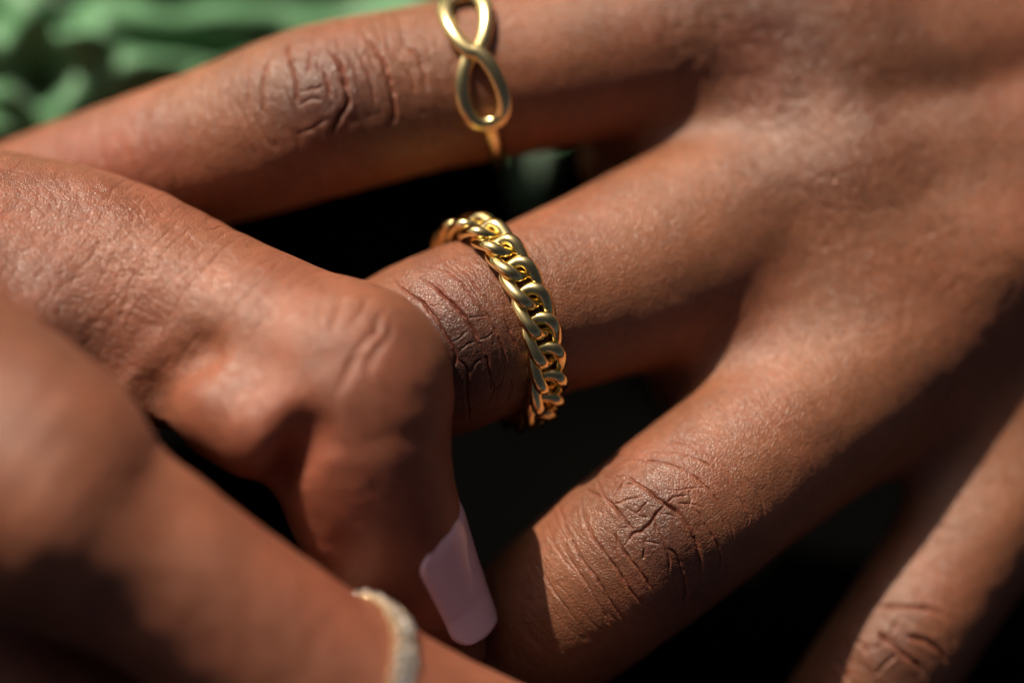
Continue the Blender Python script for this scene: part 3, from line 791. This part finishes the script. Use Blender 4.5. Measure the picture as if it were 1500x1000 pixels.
def pave_ring():
    C, T_, N_, B_, w, h = ring_frame(RM, 490, 1012, 13.4, 0.45)
    root = empty('pave_ring', C - N_*h)
    tag(root, 'pale gold band studded with small clear stones, out of focus', 'ring')
    def pt(phi, ax, off):
        n = N_*math.cos(phi) + B_*math.sin(phi)
        return C + N_*math.cos(phi)*(h+off) + B_*math.sin(phi)*(w+off) + T_*ax, n
    V = []; F = []; m = 120; prof = [(-0.95, 0.05), (-0.95, 0.25), (-0.7, 0.45), (0, 0.45), (0.7, 0.45), (0.95, 0.25), (0.95, 0.05)]
    for k in range(m):
        for ax, off in prof: V.append(pt(2*math.pi*k/m, ax, off)[0])
    n = len(prof)
    for k in range(m):
        for j in range(n):
            F.append([k*n+j, k*n+(j+1) % n, ((k+1) % m)*n+(j+1) % n, ((k+1) % m)*n+j])
    link_mesh('band', np.array(V), F, GOLD_PALE, root)
    # one brilliant-cut stone, repeated round the band in two staggered rows
    R = 0.67
    def stone_mesh():
        v = []; f = []
        for rr, z, o in ((0.55*R, 0.34, 0.5), (R, 0.10, 0), (R, 0.0, 0)):
            for k in range(8): t = 2*math.pi*(k+o)/8; v.append((rr*math.cos(t), rr*math.sin(t), z))
        v.append((0, 0, -0.55))
        f.append(list(range(8)))
        for k in range(8):
            k1 = (k+1) % 8
            f += [[k, 8+k, 8+k1], [k, 8+k1, k1], [8+k, 16+k, 16+k1, 8+k1], [16+k, 24, 16+k1]]
        me = bpy.data.meshes.new('stone'); me.from_pydata([tuple(0.001*x for x in p) for p in v], [], f); me.update()
        me.materials.append(STONE); return me
    me = stone_mesh(); bead = bpy.data.meshes.new('prong')
    import bmesh as bm_
    bm = bm_.new(); bm_.ops.create_icosphere(bm, subdivisions=2, radius=0.00026); bm.to_mesh(bead); bm.free()
    bead.materials.append(GOLD_PALE)
    for p in bead.polygons: p.use_smooth = True
    base = np.array(root.location)
    per = 46
    edge = bead.copy(); edge.name = 'edge_bead'
    for side in (-1, 1):
        for k in range(64):
            p, nv = pt(2*math.pi*(k+random.uniform(-.15, .15))/64, side*1.12, 0.42)
            o = bpy.data.objects.new('edge_bead', edge); scene.collection.objects.link(o); o.parent = root
            sc_ = random.uniform(1.25, 1.7)
            o.matrix_local = Matrix.Translation(Vector(W(p)-base)) @ Matrix.Diagonal((sc_, sc_, sc_, 1))
    for row in (0, 1):
        for k in range(per):
            phi = 2*math.pi*(k+0.5*row)/per
            for what in (0, 1):
                ax = (-0.6, 0.6)[row] if what == 0 else (-0.6, 0.6)[row]
                ph = phi if what == 0 else phi + math.pi/per
                p, nv = pt(ph, ax, 0.82 if what == 0 else 0.95)
                tx = T_; nz = nv - tx*(nv @ tx); nz /= np.linalg.norm(nz); ty = np.cross(nz, tx)
                Mx = np.stack([ROT @ tx, ROT @ ty, ROT @ nz], 1)
                o = bpy.data.objects.new('stone' if what == 0 else 'prong', me if what == 0 else bead); scene.collection.objects.link(o)
                o.parent = root
                mt = Matrix(Mx.tolist()).to_4x4()
                wob = Matrix.Rotation(random.uniform(-.5, .5), 4, 'X') @ Matrix.Rotation(random.uniform(-.5, .5), 4, 'Y') @ Matrix.Rotation(random.uniform(0, 1), 4, 'Z')
                mt = mt @ wob; mt.translation = Vector(W(p) - base); o.matrix_local = mt
pave_ring()

# ------------------------------------------------------------------ what lies underneath
def sheet(name, x0, x1, y0, y1, nx, ny, fn, mat):
    X, Y = np.meshgrid(np.linspace(x0, x1, nx), np.linspace(y0, y1, ny)); 
    X, Y, Z = fn(X, Y)
    V = np.stack([X.ravel(), Y.ravel(), Z.ravel()], 1)*0.001
    i = np.arange(nx*ny).reshape(ny, nx)
    F = np.stack([i[:-1, :-1].ravel(), i[:-1, 1:].ravel(), i[1:, 1:].ravel(), i[1:, :-1].ravel()], 1)
    return link_mesh(name, None, F, mat, None, True, None, V)
def n2(X, Y, s, seed): return vnoise(np.stack([X.ravel()/s, Y.ravel()/s, np.zeros(X.size)+seed], 1), seed).reshape(X.shape)
def dark_folds(X, Y):
    Z = 3.0*np.sin((0.5*X+Y)*0.11+4*n2(X, Y, 45, 3)) + 3*n2(X, Y, 20, 5)
    return X, Y, Z - 8
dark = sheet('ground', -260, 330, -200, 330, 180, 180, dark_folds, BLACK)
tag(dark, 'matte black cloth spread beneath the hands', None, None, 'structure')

def ground_xy(px, py, z):
    lo, hi = -220.0, 60.0
    for _ in range(40):
        m = (lo+hi)/2
        if W(P(px, py, m))[2]*1000 < z: lo = m
        else: hi = m
    return W(P(px, py, lo))[:2]*1000
VALLEYS = [(9, 3.0, [(120,-20),(200,6),(300,40),(420,62),(520,60)]), (8, 1.6, [(62,98),(130,102),(200,84),(300,68),(400,58)]), (9, 2.0, [(-60,124),(80,136),(170,138),(250,120),(340,94)]),
  (8, 1.8, [(-60,168),(60,188),(160,170),(240,140)]), (6, 1.7, [(92,-40),(104,30),(76,60),(60,90),(64,128),(50,180)]), (5, 1.3, [(100,46),(160,58),(230,66),(320,60)]),
  (7, 2.0, [(-80,30),(-20,50),(20,90),(50,110)]), (7, 2.2, [(260,-20),(400,2),(560,-10)]), (8, 2.5, [(-200,-60),(-120,40),(-100,140),(-160,240)]),
  (8, 2.5, [(0,-200),(200,-120),(420,-90),(700,-120)]), (8, 2.5, [(-300,-260),(-60,-330),(300,-300)])]
def green_folds(X, Y):
    # the near hem runs under the index finger; Y comes in as 0..1 from hem to far side
    hem = 47 + 0.45*np.minimum(X+15, 0) - 14*np.exp(-((X-11)/3.2)**2) + 1.2*np.sin(X*0.21)
    Yw = hem + (Y**1.3)*(200-hem)
    wx = 0.5*(n2(X, Yw, 6, 17)-0.5)
    Z = 17 + 2.0*(n2(X, Yw, 20, 7)-0.5) + 1.6*(n2(X*0.45, Yw, 9, 9)-0.5) + 3.0*(n2(X*0.5+0.3*Yw, Yw-0.2*X, 26, 10)-0.5)
    for dep, wid, pts in VALLEYS:
        q = np.array([ground_xy(a, b, 15) for a, b in smooth_line(pts)]); best = np.full(X.shape, 1e9)
        for (x0, y0), (x1, y1) in zip(q[:-1], q[1:]):
            L2 = (x1-x0)**2+(y1-y0)**2+1e-9; t = np.clip(((X-x0)*(x1-x0)+(Yw-y0)*(y1-y0))/L2, 0, 1)
            best = np.minimum(best, np.hypot(X-x0-t*(x1-x0), Yw-y0-t*(y1-y0)))
        r = best + wx
        Z = Z - 0.42*dep*np.exp(-(r/wid)**2) + 0.1*dep*np.exp(-((r-2.2*wid)/wid)**2)
    e = sstep(0, 0.03, Y); Z = Z*e - 3.5*(1-e)
    return X, Yw, Z
green = sheet('green_cloth', -190, 60, 0, 1, 420, 300, green_folds, GREEN)
tag(green, 'rumpled green satin cloth with deep folds behind the index finger', 'cloth')
